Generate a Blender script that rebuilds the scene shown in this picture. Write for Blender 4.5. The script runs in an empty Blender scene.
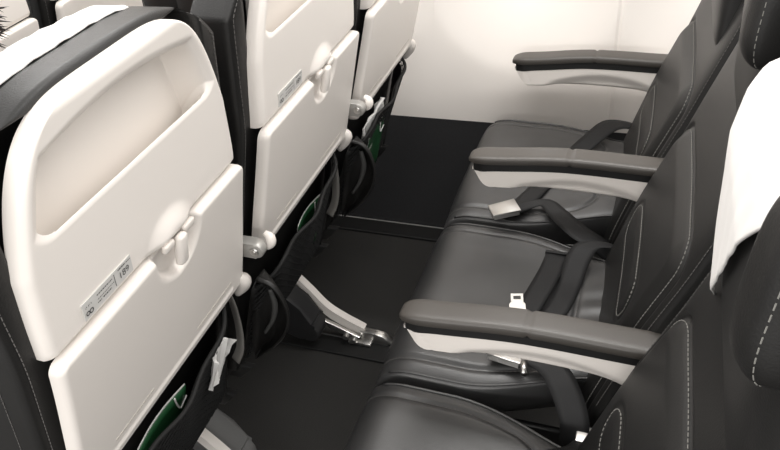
import bpy, bmesh, math, random
from mathutils import Vector, Matrix
random.seed(7)
S = bpy.context.scene
COL = S.collection

# ------------------------------------------------------------------ helpers
def interp(x, xs, ys):
    if x <= xs[0]: return ys[0]
    for i in range(1, len(xs)):
        if x <= xs[i]:
            t = (x - xs[i-1]) / (xs[i] - xs[i-1])
            return ys[i-1] + t * (ys[i] - ys[i-1])
    return ys[-1]
def smooth_table(xs, ys, lo, hi, w, n=240):
    raw = []
    for i in range(n):
        x = lo + (hi - lo) * i / (n - 1)
        s = sum(interp(x + w * (k / 6), xs, ys) for k in range(-6, 7)) / 13
        raw.append(s)
    X = [lo + (hi - lo) * i / (n - 1) for i in range(n)]
    return lambda v: interp_u(v, lo, hi, raw)
def interp_u(v, lo, hi, raw):
    t = (v - lo) / (hi - lo) * (len(raw) - 1)
    t = max(0, min(len(raw) - 1.0001, t)); i = int(t)
    return raw[i] + (raw[i+1] - raw[i]) * (t - i)
def ss(a, b, x):
    t = max(0., min(1., (x - a) / (b - a))); return t * t * (3 - 2 * t)
def sd_rrect(x, z, cx, cz, hx, hz, r):
    dx = abs(x - cx) - hx + r; dz = abs(z - cz) - hz + r
    return math.hypot(max(dx, 0), max(dz, 0)) + min(max(dx, dz), 0) - r
def lin(a, b, n): return [a + (b - a) * i / (n - 1) for i in range(n)]

def link(name, bm, mat, parent=None, smooth=True, sharp=None):
    bmesh.ops.recalc_face_normals(bm, faces=bm.faces[:])
    me = bpy.data.meshes.new(name); bm.to_mesh(me); bm.free()
    o = bpy.data.objects.new(name, me); COL.objects.link(o)
    for m in (mat if isinstance(mat, (list, tuple)) else [mat]): me.materials.append(m)
    if smooth:
        for p in me.polygons: p.use_smooth = True
        if sharp: me.set_sharp_from_angle(angle=math.radians(sharp))
    if parent: o.parent = parent
    return o
def tag(o, label=None, cat=None, group=None, kind=None):
    if label: o['label'] = label
    if cat: o['category'] = cat
    if group: o['group'] = group
    if kind: o['kind'] = kind
    return o
def empty(name, loc, label=None, cat=None, group=None):
    o = bpy.data.objects.new(name, None); COL.objects.link(o); o.location = loc
    o.empty_display_size = .05
    return tag(o, label, cat, group)
def grid(bm, P):
    V = [[bm.verts.new(p) for p in row] for row in P]
    for i in range(len(V) - 1):
        for j in range(len(V[0]) - 1):
            try: bm.faces.new((V[i][j], V[i][j+1], V[i+1][j+1], V[i+1][j]))
            except ValueError: pass
    return V
def border(V):
    n, m = len(V), len(V[0])
    return ([V[0][j] for j in range(m)] + [V[i][m-1] for i in range(1, n)] +
            [V[n-1][j] for j in range(m-2, -1, -1)] + [V[i][0] for i in range(n-2, 0, -1)])
def slab(bm, PF, PB):
    A = grid(bm, PF); B = grid(bm, PB)
    a, b = border(A), border(B)
    for i in range(len(a)):
        k = (i + 1) % len(a)
        try: bm.faces.new((a[i], a[k], b[k], b[i]))
        except ValueError: pass
    return A, B
def box(bm, lo, hi, bev=0, seg=2, rot=None, loc=None):
    r = bmesh.ops.create_cube(bm, size=1)
    vs = r['verts']
    for v in vs:
        v.co = Vector([(lo[k] + hi[k]) / 2 + v.co[k] * (hi[k] - lo[k]) for k in range(3)])
    if bev:
        es = list({e for v in vs for e in v.link_edges})
        r2 = bmesh.ops.bevel(bm, geom=es, offset=bev, segments=seg, profile=.5, affect='EDGES')
        vs = list(set(r2['verts']) | {v for v in vs if v.is_valid})
    if rot is not None:
        c = Vector(loc) if loc is not None else Vector((0, 0, 0))
        for v in vs: v.co = rot @ (v.co - c) + c
    return vs
def tube(bm, pts, r, seg=8, closed=False):
    pts = [Vector(p) for p in pts]
    rings = []
    n = len(pts); up = None
    for i, p in enumerate(pts):
        t = (pts[min(i+1, n-1)] - pts[max(i-1, 0)]).normalized()
        if up is None:
            up = Vector((0, 0, 1)) if abs(t.z) < .9 else Vector((1, 0, 0))
        a = t.cross(up).normalized(); b = a.cross(t).normalized(); up = b
        rr = r[i] if isinstance(r, (list, tuple)) else r
        rings.append([bm.verts.new(p + rr * (math.cos(2*math.pi*k/seg) * a + math.sin(2*math.pi*k/seg) * b)) for k in range(seg)])
    for i in range(n - 1):
        for k in range(seg):
            bm.faces.new((rings[i][k], rings[i][(k+1) % seg], rings[i+1][(k+1) % seg], rings[i+1][k]))
    bm.faces.new(rings[0][::-1]); bm.faces.new(rings[-1])
def catmull(pts, n=8):
    P = [Vector(p) for p in pts]; out = []
    Q = [2 * P[0] - P[1]] + P + [2 * P[-1] - P[-2]]
    for i in range(1, len(Q) - 2):
        for k in range(n):
            t = k / n
            a, b, c, d = Q[i-1], Q[i], Q[i+1], Q[i+2]
            out.append(.5 * ((2*b) + (c - a) * t + (2*a - 5*b + 4*c - d) * t*t + (3*b - a - 3*c + d) * t**3))
    out.append(P[-1]); return out
def prism(bm, pts, x0, x1, bev=0, seg=2):
    """side outline (y,z) extruded along x"""
    A = [bm.verts.new((x0, p[0], p[1])) for p in pts]; B = [bm.verts.new((x1, p[0], p[1])) for p in pts]
    fs = [bm.faces.new(A), bm.faces.new(B[::-1])]
    for i in range(len(pts)):
        k = (i + 1) % len(pts); fs.append(bm.faces.new((A[k], A[i], B[i], B[k])))
    if bev:
        es = [e for f in fs[:2] for e in f.edges]
        bmesh.ops.bevel(bm, geom=list(set(es)), offset=bev, segments=seg, profile=.5, affect='EDGES')
def ribbon(bm, L, R, th=.0016, n=10):
    """strip of webbing between two edge curves"""
    a, b = catmull(L, n), catmull(R, n)
    PF, PB = [], []
    for i in range(len(a)):
        j = min(i + 1, len(a) - 1); k = max(i - 1, 0)
        t = a[j] - a[k] + b[j] - b[k]
        nn = t.cross(b[i] - a[i])
        nn = nn.normalized() if nn.length > 1e-9 else Vector((0, 0, 1))
        if nn.z < 0: nn = -nn
        row = [a[i].lerp(b[i], s) for s in (0, .25, .5, .75, 1)]
        PF.append([p + nn * th / 2 for p in row]); PB.append([p - nn * th / 2 for p in row])
    slab(bm, PF, PB)
def stitches(bm, pts, ln=.0052, gap=.0030, r=.0008):
    pts = [Vector(p) for p in pts]
    d = 0; on = True; cur = pts[0]; seg_left = ln; start = pts[0]
    for i in range(1, len(pts)):
        p, q = pts[i-1], pts[i]; L = (q - p).length
        pos = 0
        while L - pos > seg_left:
            pos += seg_left; x = p.lerp(q, pos / L)
            if on: dash(bm, start, x, r); seg_left = gap
            else: start = x; seg_left = ln
            on = not on
        seg_left -= L - pos
def dash(bm, a, b, r):
    t = (b - a)
    if t.length < 1e-5: return
    t.normalize(); u = t.cross(Vector((0, 0, 1)))
    if u.length < .1: u = t.cross(Vector((1, 0, 0)))
    u.normalize(); w = t.cross(u)
    A = [bm.verts.new(a + r * (u*math.cos(k*math.pi/2) + w*math.sin(k*math.pi/2))) for k in range(4)]
    B = [bm.verts.new(b + r * (u*math.cos(k*math.pi/2) + w*math.sin(k*math.pi/2))) for k in range(4)]
    for k in range(4): bm.faces.new((A[k], A[(k+1) % 4], B[(k+1) % 4], B[k]))
    bm.faces.new(A[::-1]); bm.faces.new(B)
def copy_tree(o, parent=None):
    c = o.copy(); COL.objects.link(c)
    if parent: c.parent = parent
    for ch in list(o.children): copy_tree(ch, c)
    return c

# ------------------------------------------------------------------ materials
def mat(name, col, rough=.5, metal=0, spec=.5, bump=0, bscale=200, var=0, vscale=8, sheen=0, coat=0, detail=3):
    m = bpy.data.materials.new(name); m.use_nodes = True
    nt = m.node_tree; b = nt.nodes['Principled BSDF']
    b.inputs['Base Color'].default_value = (*col, 1); b.inputs['Roughness'].default_value = rough
    b.inputs['Metallic'].default_value = metal; b.inputs['Specular IOR Level'].default_value = spec
    if sheen: b.inputs['Sheen Weight'].default_value = sheen
    if coat: b.inputs['Coat Weight'].default_value = coat
    tc = nt.nodes.new('ShaderNodeTexCoord')
    if bump:
        n = nt.nodes.new('ShaderNodeTexNoise'); n.inputs['Scale'].default_value = bscale; n.inputs['Detail'].default_value = detail
        bp = nt.nodes.new('ShaderNodeBump'); bp.inputs['Strength'].default_value = bump; bp.inputs['Distance'].default_value = .001
        nt.links.new(tc.outputs['Object'], n.inputs['Vector']); nt.links.new(n.outputs['Fac'], bp.inputs['Height'])
        nt.links.new(bp.outputs['Normal'], b.inputs['Normal'])
    if var:
        n = nt.nodes.new('ShaderNodeTexNoise'); n.inputs['Scale'].default_value = vscale; n.inputs['Detail'].default_value = 4
        r = nt.nodes.new('ShaderNodeMapRange'); r.inputs['To Min'].default_value = 1 - var; r.inputs['To Max'].default_value = 1 + var
        mx = nt.nodes.new('ShaderNodeMixRGB'); mx.blend_type = 'MULTIPLY'; mx.inputs['Fac'].default_value = 1
        mx.inputs['Color1'].default_value = (*col, 1)
        nt.links.new(tc.outputs['Object'], n.inputs['Vector']); nt.links.new(n.outputs['Fac'], r.inputs['Value'])
        nt.links.new(r.outputs['Result'], mx.inputs['Color2']); nt.links.new(mx.outputs['Color'], b.inputs['Base Color'])
    return m
CREAM = mat('cream plastic', (.78, .735, .69), .34, spec=.42, bump=.05, bscale=900)
CREAM2 = mat('cream plastic recess panel', (.70, .655, .61), .5, bump=.08, bscale=500)
LEATHER = mat('black leather', (.0115, .0111, .0107), .44, spec=.46, bump=.30, bscale=420, var=.25, vscale=14, detail=5)
CUSHL = mat('sheen-lightened black seat leather', (.026, .0258, .026), .41, spec=.85, bump=.30, bscale=420, var=.3, vscale=11, detail=5)  # backrest leather made greyer and glossier; cushion sheen is put into its colour
PADL = mat('black leather armrest', (.056, .050, .044), .42, spec=.7, bump=.2, bscale=420)
BACKL = mat('dark leather back', (.0095, .009, .0085), .5, spec=.4, bump=.25, bscale=420)
THREAD = mat('grey stitching thread', (.20, .195, .18), .8)
DTHREAD = mat('dark stitching thread', (.11, .105, .10), .8)
CLOTH = mat('white headrest cloth', (.74, .72, .70), .8, bump=.2, bscale=1200)
WALLM = mat('cream cabin wall', (.82, .775, .73), .45, spec=.35, bump=.03, bscale=700)
CARPET = mat('charcoal carpet', (.036, .035, .0335), .95, spec=.1, bump=1, bscale=900, var=.55, vscale=420)
DADO = mat('dark carpeted kick panel', (.024, .024, .025), .95, spec=.1, bump=.8, bscale=900, var=.35, vscale=300)
BLACKP = mat('black plastic rail cover', (.008, .008, .008), .5)
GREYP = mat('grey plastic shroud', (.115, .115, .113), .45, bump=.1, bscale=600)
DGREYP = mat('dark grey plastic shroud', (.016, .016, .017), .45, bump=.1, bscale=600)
SILVER = mat('silver grey plastic', (.36, .35, .33), .35, metal=.3)
STEEL = mat('brushed steel', (.62, .61, .59), .3, metal=1, bump=.1, bscale=500)
STRAPM = mat('grey strap', (.22, .21, .195), .55)
LINING = mat('grey lining', (.06, .06, .058), .6)
BELT = mat('black belt webbing', (.008, .008, .0085), .6, spec=.35, bump=.5, bscale=700)
NET = mat('black pocket netting', (.010, .010, .010), .7, spec=.3)
GREEN = mat('green card', (.012, .06, .022), .35)
WHITEP = mat('white paper', (.75, .74, .72), .6)
STICK = mat('grey placard', (.58, .57, .55), .5)
INK = mat('dark ink', (.06, .06, .06), .6)
MOUTH = mat('dark seam', (.02, .02, .02), .8)
RAILM = mat('polished rail edge', (.5, .5, .49), .35, metal=1)
HAIR = mat('black hair', (.012, .009, .008), .55, bump=.3, bscale=90)
SKIN = mat('skin', (.40, .23, .16), .5, bump=.05, bscale=300)
JACKET = mat('brown jacket cloth', (.06, .035, .024), .85, bump=.4, bscale=350)
TROUS = mat('black trousers cloth', (.02, .02, .022), .9, bump=.4, bscale=350)
BELTSEAM = DTHREAD

# ------------------------------------------------------------------ seat profiles (local: y=0 at the facing row's datum)
PITCH = .845
YSr = smooth_table([.30, .71, .96, 1.045, 1.15, 1.24, 1.32], [v - PITCH for v in (.762, .645, .574, .562, .546, .528, .512)], .28, 1.34, .03)
YFr = smooth_table([.30, .40, .455, .64, .77, .84, .96, 1.1, 1.25, 1.34], [.042, .030, .016, -.038, -.086, -.108, -.148, -.185, -.212, -.225], .28, 1.34, .03)
def YS(z): return YSr(z)
def YF(z): return YFr(z)

# ---- backrest
ZB0, ZB1, HWB = .33, 1.237, .236
def hwB(z):
    return min(HWB, (max(0, ZB1 - z) / 13.7) ** (1 / 3.5) + .001)
def panel_sdf(u, z):      # big lower insert
    return sd_rrect(u, z, 0, .555, .207, .250, .055)
def lumb_sdf(u, z):       # stitched lumbar band
    return sd_rrect(u, z, 0.0, .612, .146, .043, .04)
def detF(u, z):
    d = panel_sdf(u, z)
    v = .012 * ss(.0, -.035, d)                       # insert puffs up
    v += .0 * (1 if z < 1.05 else 1)   # bolster
    v -= .007 * math.exp(-(d / .006) ** 2)
    l = lumb_sdf(u, z)
    v -= .003 * math.exp(-(l / .005) ** 2); v += .003 * ss(0, -.025, l)
    v -= .002 * ss(.17, 0, abs(u)) * ss(1.0, .8, z)
    return v
def backF(u, z, a):
    e = (1 - abs(a) ** 10) ** (1 / 10.) if abs(a) < 1 else 0
    t = 0; et = 1
    e = max(e, 0) * (1 - .0 * a)
    tt = max(0, (z - (ZB1 - 13.7*abs(u)**3.5 - .0) + .02) / .02) if False else 0; q = max(0, (z - (ZB1 - .022)) / .022); et = math.sqrt(max(0, 1 - min(1, q)**2))
    yf = YF(z) + detF(u, z); ym = (YS(z) + .04)
    return ym + (yf - ym) * e * (.35 + .65 * et)
def backR(u, z, a):
    e = (1 - abs(a) ** 6) ** (1 / 6.) if abs(a) < 1 else 0
    t = max(0, (z - (ZB1 - .03)) / .03); et = math.sqrt(max(0, 1 - t*t))
    off = .022
    if z > .99: off += .046 * ss(.0, .015, -sd_rrect(u, z, 0, 1.115, .196, .105, .03))
    ym = YS(z) + .04; yr = YS(z) + off
    return ym + (yr - ym) * e * (.3 + .7 * et) if off < .04 else YS(z) + off
def make_backrest(parent):
    bm = bmesh.new()
    zs = lin(ZB0, 1.14, 190) + [1.14 + (ZB1 - 1.14) * (1 - (1 - i / 40) ** 2.2) for i in range(1, 41)]
    As = [math.sin(math.pi/2 * s) * .55 + s * .45 for s in lin(-1, 1, 110)]
    PF = [[(a * hwB(z), backF(a * hwB(z), z, a), z) for a in As] for z in zs]
    PB = [[(a * hwB(z), min(backR(a * hwB(z), z, a), backF(a * hwB(z), z, a) - .0008), z) for a in As] for z in zs]
    slab(bm, PF, PB)
    o = link('backrest', bm, LEATHER, parent)
    # stitching
    bm = bmesh.new()
    def fp(u, z, off=.0012):
        a = u / hwB(z); return (u, backF(u, z, a) + off, z)
    pts = []
    for k in range(0, 24): pts.append((-.200, .40 + k * .0151))
    for k in range(0, 13):
        th = math.pi - k / 12 * math.pi / 2; pts.append((-.150 + .050 * math.cos(th), .7500 + .050 * math.sin(th)))
    for k in range(1, 20): pts.append((-.150 + .300 * k / 20, .800))
    for k in range(0, 13):
        th = math.pi/2 - k / 12 * math.pi / 2; pts.append((.150 + .050 * math.cos(th), .750 + .050 * math.sin(th)))
    for k in range(0, 24): pts.append((.200, .7473 - k * .0151))
    stitches(bm, [fp(*p) for p in pts]); link('stitching', bm, THREAD, o, smooth=False); bm = bmesh.new()
    loop = []
    for k in range(0, 21): loop.append((-.101 + .202 * k / 20, .651))
    for k in range(1, 17):
        th = math.pi/2 - k / 17 * math.pi; loop.append((.103 + .039 * math.cos(th), .612 + .039 * math.sin(th)))
    for k in range(0, 21): loop.append((.101 - .202 * k / 20, .573))
    for k in range(1, 18):
        th = -math.pi/2 - k / 17 * math.pi; loop.append((-.103 + .039 * math.cos(th), .612 + .039 * math.sin(th)))
    stitches(bm, [fp(*p) for p in loop]); link('stitching', bm, THREAD, o, smooth=False)
    # side seams, where the front leather meets the back leather
    for s in (-1, 1):
        bm = bmesh.new(); P = []
        for z in lin(.45, 1.15, 60):
            a = .965 * s; u = a * hwB(z)
            P.append((u + s * .0015, backF(u, z, a) + .0006, z))
        stitches(bm, P, r=.0007); link('stitching', bm, DTHREAD, o, smooth=False)
        bm = bmesh.new(); P = []
        for z in lin(.72, 1.19, 60):
            a = .950 * s; u = a * hwB(z)
            P.append((u + s * .001, backR(u, z, a) - .001, z))
        stitches(bm, P, r=.0007); link('stitching', bm, DTHREAD, o, smooth=False)
        bm = bmesh.new(); stitches(bm, [(s * (hwB(z) * .996 + .0008), YS(z) + .066, z) for z in lin(.45, 1.10, 50)], r=.0007)
        link('stitching', bm, DTHREAD, o, smooth=False)
    return o

# ---- headrest pad with two wings
def yh(u, z):
    return -.004 + interp(z, [.85, .90, 1.0, 1.1, 1.15, 1.19, 1.215], [-.128, -.114, -.107, -.100, -.107, -.122, -.14])
def make_headrest(parent):
    root = bmesh.new()
    HT = 1.214
    def F(u, z, a, b):
        e = (1 - abs(a) ** 5) ** .2 if abs(a) < 1 else 0
        eb = (1 - abs(2*b - 1) ** 10) ** .1 if 0 < b < 1 else 0
        base = YF(z) - .012
        return base + (yh(u, z) - base) * (.05 + .95 * e * eb)
    zs = lin(.88, HT, 50); As = [math.sin(math.pi/2 * s) for s in lin(-1, 1, 40)]
    def hw(z):
        return min(.182, (max(0, HT - z) / 16) ** (1 / 3.5) + .001)
    PF = [[(a * hw(z), F(a * hw(z), z, a, (z - .88) / (HT - .88)), z) for a in As] for z in zs]
    PB = [[(a * hw(z), YF(z) - .022, z) for a in As] for z in zs]
    slab(root, PF, PB)
    o = link('headrest', root, LEATHER, parent)
    for s in (-1, 1):
        bm = bmesh.new()
        # padded lobe: superellipsoid, hinged at its inner edge and turned forward
        n, m = 36, 28; R = []
        for i in range(n + 1):
            ph = -math.pi/2 + math.pi * i / n; row = []
            for j in range(m):
                th = 2 * math.pi * j / m
                def sp(c, p): return math.copysign(abs(c) ** p, c)
                x = sp(math.cos(ph), .55) * sp(math.cos(th), .6); y = sp(math.cos(ph), .55) * sp(math.sin(th), .7); z = sp(math.sin(ph), .6)*.86
                row.append(Vector((x * .030, y * .056, z * .101)))
            R.append(row)
        V = [[bm.verts.new(Matrix.Rotation(s * math.radians(-16 if s < 0 else 4), 3, 'Z') @ (p if s < 0 else Vector((p.x * .7, p.y * .6, p.z * .72))) + Vector((s * .158 if s < 0 else .166, -.137 if s < 0 else -.146, 1.170 if s < 0 else 1.115)) + Vector((-s*.012*((p.z+.1)/.2), -.06 * (p.z) , 0))) for p in row] for row in R]
        for i in range(n):
            for j in range(m):
                try: bm.faces.new((V[i][j], V[i][(j+1) % m], V[i+1][(j+1) % m], V[i+1][j]))
                except ValueError: pass
        bmesh.ops.remove_doubles(bm, verts=bm.verts[:], dist=1e-5)
        pts = [V[i][(m // 4 + 3) % m].co + Vector((0, .0012, 0)) for i in range(4, n - 3)]
        w = link('headrest_wing', bm, LEATHER, o)
        bm2 = bmesh.new(); stitches(bm2, pts, ln=.006, gap=.004, r=.0006); link('stitching', bm2, THREAD, w, smooth=False)
    return o
def make_cover(parent):
    bm = bmesh.new()
    P = []
    for z in lin(.905, 1.200, 28):
        P.append((yh(0, z) + .011, z))
    c = (yh(0, 1.2) + .011); random.seed(3)
    for k in range(1, 9):
        th = k / 8 * math.pi / 2; P.append((c - .03 + .03 * math.cos(th), 1.200 + .021 * math.sin(th)))
    for y in lin(c - .04, -.228, 10): P.append((y, 1.218 + .0225 * ss(c - .04, -.20, y)))
    P += [(-.236, 1.2412), (-.242, 1.2395)]
    HW = .155
    As = lin(-1, 1, 30)
    def w(i): return HW if i > 6 else HW
    random.seed(3)
    PF = []
    for i, (y, z) in enumerate(P):
        y0_, z0_ = y, z; row = []
        for a in As:
            u = a * HW * (1 - .24 * ss(1.20, 1.222, z0_)); y, z = y0_, z0_
            droop = 13.7 * abs(u) ** 3.5
            wob = .0012 * math.sin(17 * a + i * .3) + .0008 * math.sin(31 * a - i * .5)
            flat = ss(1.17, 1.215, z)
            if i < 28:
                h = min(1.15, 1.06 - 1.24 * u); z = h + (1.200 - h) * i / 27; y = yh(0, z) + .011
            row.append(Vector((u, y + (1 - flat) * .5 * wob, z + flat * (.5 * wob - droop))))
        PF.append(row)
    PB = [[p + Vector((0, -.002, -.0015)) for p in row] for row in PF]
    slab(bm, PF, PB)
    return link('headrest_cover', bm, CLOTH, parent)

# ---- rear shell
ZS0, ZS1 = .957, 1.2275
def hwS(z):
    b = .209 - .010 * ss(.957, 1.12, z)
    return min(b, (max(0, ZS1 - z) / 579) ** (1 / 5.1) + .001)
def shell_off(u, z, a):
    off = 0
    # edge rolls forward
    zt = max(0, (z - (ZS1 - .016)) / .016); off += .010 * zt ** 3
    off += .010 * max(0, (abs(a) - .93) / .07) ** 3
    # upper literature recess, sharp lower lip and side walls, soft upper edge
    zz = z + .95 * u * u * ss(1.12, 1.2, z)
    de = min(hwS(z) - abs(u), ZS1 - 579 * abs(u) ** 5.1 - z)
    d = -sd_rrect(u, zz, 0, 1.147, .170, .0505, .030)
    w = .010 + .014 * ss(1.15, 1.205, z)
    d = min(d, de - .024); off += .046 * ss(0, w, d)
    if abs(u) > .10: off -= 0
    d2 = -sd_rrect(u, zz, 0, 1.149, .184, .058, .035)
    d2 = min(d2, de - .012); off += .006 * ss(0, .014, d2)
    # raised upper half of the latch dish
    rr = math.hypot((u - .026) / .058, (z - .950) / .050)
    off -= .012 * ss(1.0, .35, rr)
    # bottom edge
    off += .004 * ss(.964, .957, z)
    return off
def make_shell(parent):
    bm = bmesh.new()
    zs = lin(ZS0, 1.085, 40)[:-1] + lin(1.085, 1.125, 34)[:-1] + lin(1.125, 1.16, 14) + [1.16 + (ZS1 - 1.16) * (1 - (1 - i / 40) ** 2.2) for i in range(1, 41)]
    As = [s * .8 + .2 * math.sin(math.pi/2 * s) for s in lin(-1, 1, 150)]
    def sp(a, z):
        u = a * hwS(z); o = shell_off(u, z, a)
        zz = z - .055 * max(0, min(1, (o - .004) / .045)) * ss(1.165, 1.10, z) * ss(.172, .150, abs(u))
        return (u, YS(z) + o, zz)
    P = [[sp(a, z) for a in As] for z in zs]
    V = grid(bm, P)
    b = border(V)
    nb = [bm.verts.new(v.co + Vector((0, .016, 0))) for v in b]
    for i in range(len(b)):
        k = (i + 1) % len(b)
        try: bm.faces.new((b[i], b[k], nb[k], nb[i]))
        except ValueError: pass
    sh = link('back_shell', bm, CREAM, parent, sharp=50)
    return sh

# ---- tray table
ZT0, ZT1 = .680, .952
def make_tray(parent):
    bm = bmesh.new()
    def hw(z):
        b = .213 + .008 * ss(.95, .70, z)
        r = .016
        for t in ((z - (ZT1 - r)) / r, ((ZT0 + r) - z) / r):
            if t > 0: b -= r - r * math.sqrt(max(0, 1 - t*t))
        return b
    def off(u, z, a):
        o = -.012
        eu = max(0, (abs(a) - .955) / .045); ez = max(0, (z - (ZT1 - .010)) / .010, (ZT0 + .008 - z) / .008)
        o += .008 * eu ** 3 + .008 * ez ** 3
        o -= .003 * math.exp(-((z - (ZT0 + .020)) / .004) ** 2) * ss(.185, .175, abs(u))    # pressed ridge
        rr = math.hypot((u - .027) / .056, (z - .948) / .064)                                # finger scoop under the latch
        o += .016 * ss(1.0, .80, rr)
        return o
    zs = lin(ZT0, ZT0 + .016, 9)[:-1] + lin(ZT0 + .016, ZT1 - .016, 70) + lin(ZT1 - .016, ZT1, 9)[1:]
    As = [s * .75 + .25 * math.sin(math.pi/2 * s) for s in lin(-1, 1, 130)]
    PF = [[(a * hw(z), YS(z) + off(a * hw(z), z, a), z) for a in As] for z in zs]
    PB = [[(a * hw(z), YS(z) + .009, z) for a in As] for z in zs]
    slab(bm, PF, PB)
    tr = link('tray_table', bm, CREAM, parent, sharp=60)
    # latch tab across the hinge line
    bm = bmesh.new()
    def slope(p): return Vector((p[0], p[1] + YS(p[2]), p[2]))
    vs = box(bm, (.018, -.021, .902), (.037, -.006, .956), .006, 3)
    for v in bm.verts: v.co = slope(v.co)
    lt = link('tray_latch', bm, CREAM, tr); 
    for q0, q1 in ((-.006, .016), (.039, .066)):
        bm = bmesh.new(); box(bm, (q0, -.013, .944), (q1, -.004, .957), .003, 2)
        for v in bm.verts: v.co = slope(v.co)
        link('latch_housing', bm, CREAM2, tr)
    # pressed lettering row along the lower edge, too fine to read
    random.seed(11); PL_ = mat('pressed grey lettering', (.60, .56, .51), .6)
    for u0, u1 in ((-.155, -.07), (.06, .165)):
        bm = bmesh.new(); u = u0
        while u < u1:
            w = random.uniform(.003, .010)
            box(bm, (u, -.0126, .7195), (u + w, -.0116, .7230)); u += w + .0025
        for v in bm.verts: v.co = slope(v.co)
        link('pressed_lettering', bm, PL_, tr, smooth=False)
    # pivot nub at the lower corner
    bm = bmesh.new()
    pts = catmull([(.212, YS(.70) - .006, .700), (.219, YS(.685) - .012, .685), (.224, YS(.665) - .008, .665), (.225, YS(.645) + .004, .640)], 6)
    tube(bm, pts, [.006 + .008 * math.sin(math.pi * (i + 1) / (len(pts) + 1)) for i in range(len(pts))], 12)
    link('tray_pivot', bm, CREAM, tr)
    return tr

# ---- placard
def text_mesh(body, size, depth):
    cu = bpy.data.curves.new('text', 'FONT'); cu.body = body; cu.size = size; cu.extrude = depth; cu.align_x = 'CENTER'; cu.align_y = 'CENTER'
    o = bpy.data.objects.new('text', cu); COL.objects.link(o)
    dg = bpy.context.evaluated_depsgraph_get(); dg.update()
    me = bpy.data.meshes.new_from_object(o.evaluated_get(dg)); bpy.data.objects.remove(o)
    return me
def make_placard(parent):
    def sl(u, z, off): return Vector((u, YS(z) + off, z))
    bm = bmesh.new()
    u0, u1, z0, z1 = -.152, -.060, .9665, .9915
    zs = lin(z0, z1, 4); us = lin(u0, u1, 4)
    slab(bm, [[sl(u, z, -.0016) for u in us] for z in zs], [[sl(u, z, .002) for u in us] for z in zs])
    pl = link('placard', bm, STICK, parent, smooth=False)
    bm = bmesh.new()
    def bar(a, b, c, d):
        A = [sl(a, c, -.0021), sl(b, c, -.0021), sl(b, d, -.0021), sl(a, d, -.0021)]
        bm.faces.new([bm.verts.new(p) for p in A])
    # two fine print lines, a divider, a header line, a small pictogram
    random.seed(5)
    for (a, b, c, h) in ((-.127, -.098, .9845, .0016), (-.127, -.096, .9785, .0010), (-.118, -.102, .9735, .0020), (-.128, -.121, .9735, .0016), (-.086, -.072, .9870, .0018), (-.070, -.062, .9870, .0012)):
        u = a
        while u < b:
            w = random.uniform(.0012, .0034); bar(u, min(u + w, b), c, c + h); u += w + .0008
    bar(-.0945, -.0935, .9695, .9885)
    for k in range(7):
        bar(-.148 + .0017 * k, -.1472 + .0017 * k, .9825 + .001 * (k % 3), .9845 + .001 * (k % 2))
    for (cx, cz, r) in ((-.146, .9745, .0034), (-.140, .9740, .0038)):
        ring = []
        for k in range(20):
            a0, a1 = 2*math.pi*k/20, 2*math.pi*(k+1)/20
            q = [sl(cx + rr * math.cos(t), cz + rr * math.sin(t), -.0021) for rr, t in ((r, a0), (r, a1), (r*.55, a1), (r*.55, a0))]
            bm.faces.new([bm.verts.new(p) for p in q])
    me = text_mesh('189', .0135, 0.0)
    off = len(bm.verts); bm2 = bmesh.new(); bm2.from_mesh(me)
    mp = {}
    for f in bm2.faces:
        vs = []
        for v in f.verts:
            if v.index not in mp: mp[v.index] = bm.verts.new(sl(v.co.x - .0765, v.co.y + .9775, -.0021))
            vs.append(mp[v.index])
        bm.faces.new(vs)
    bm2.free()
    link('placard_print', bm, INK, pl, smooth=False)
    return pl

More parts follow.
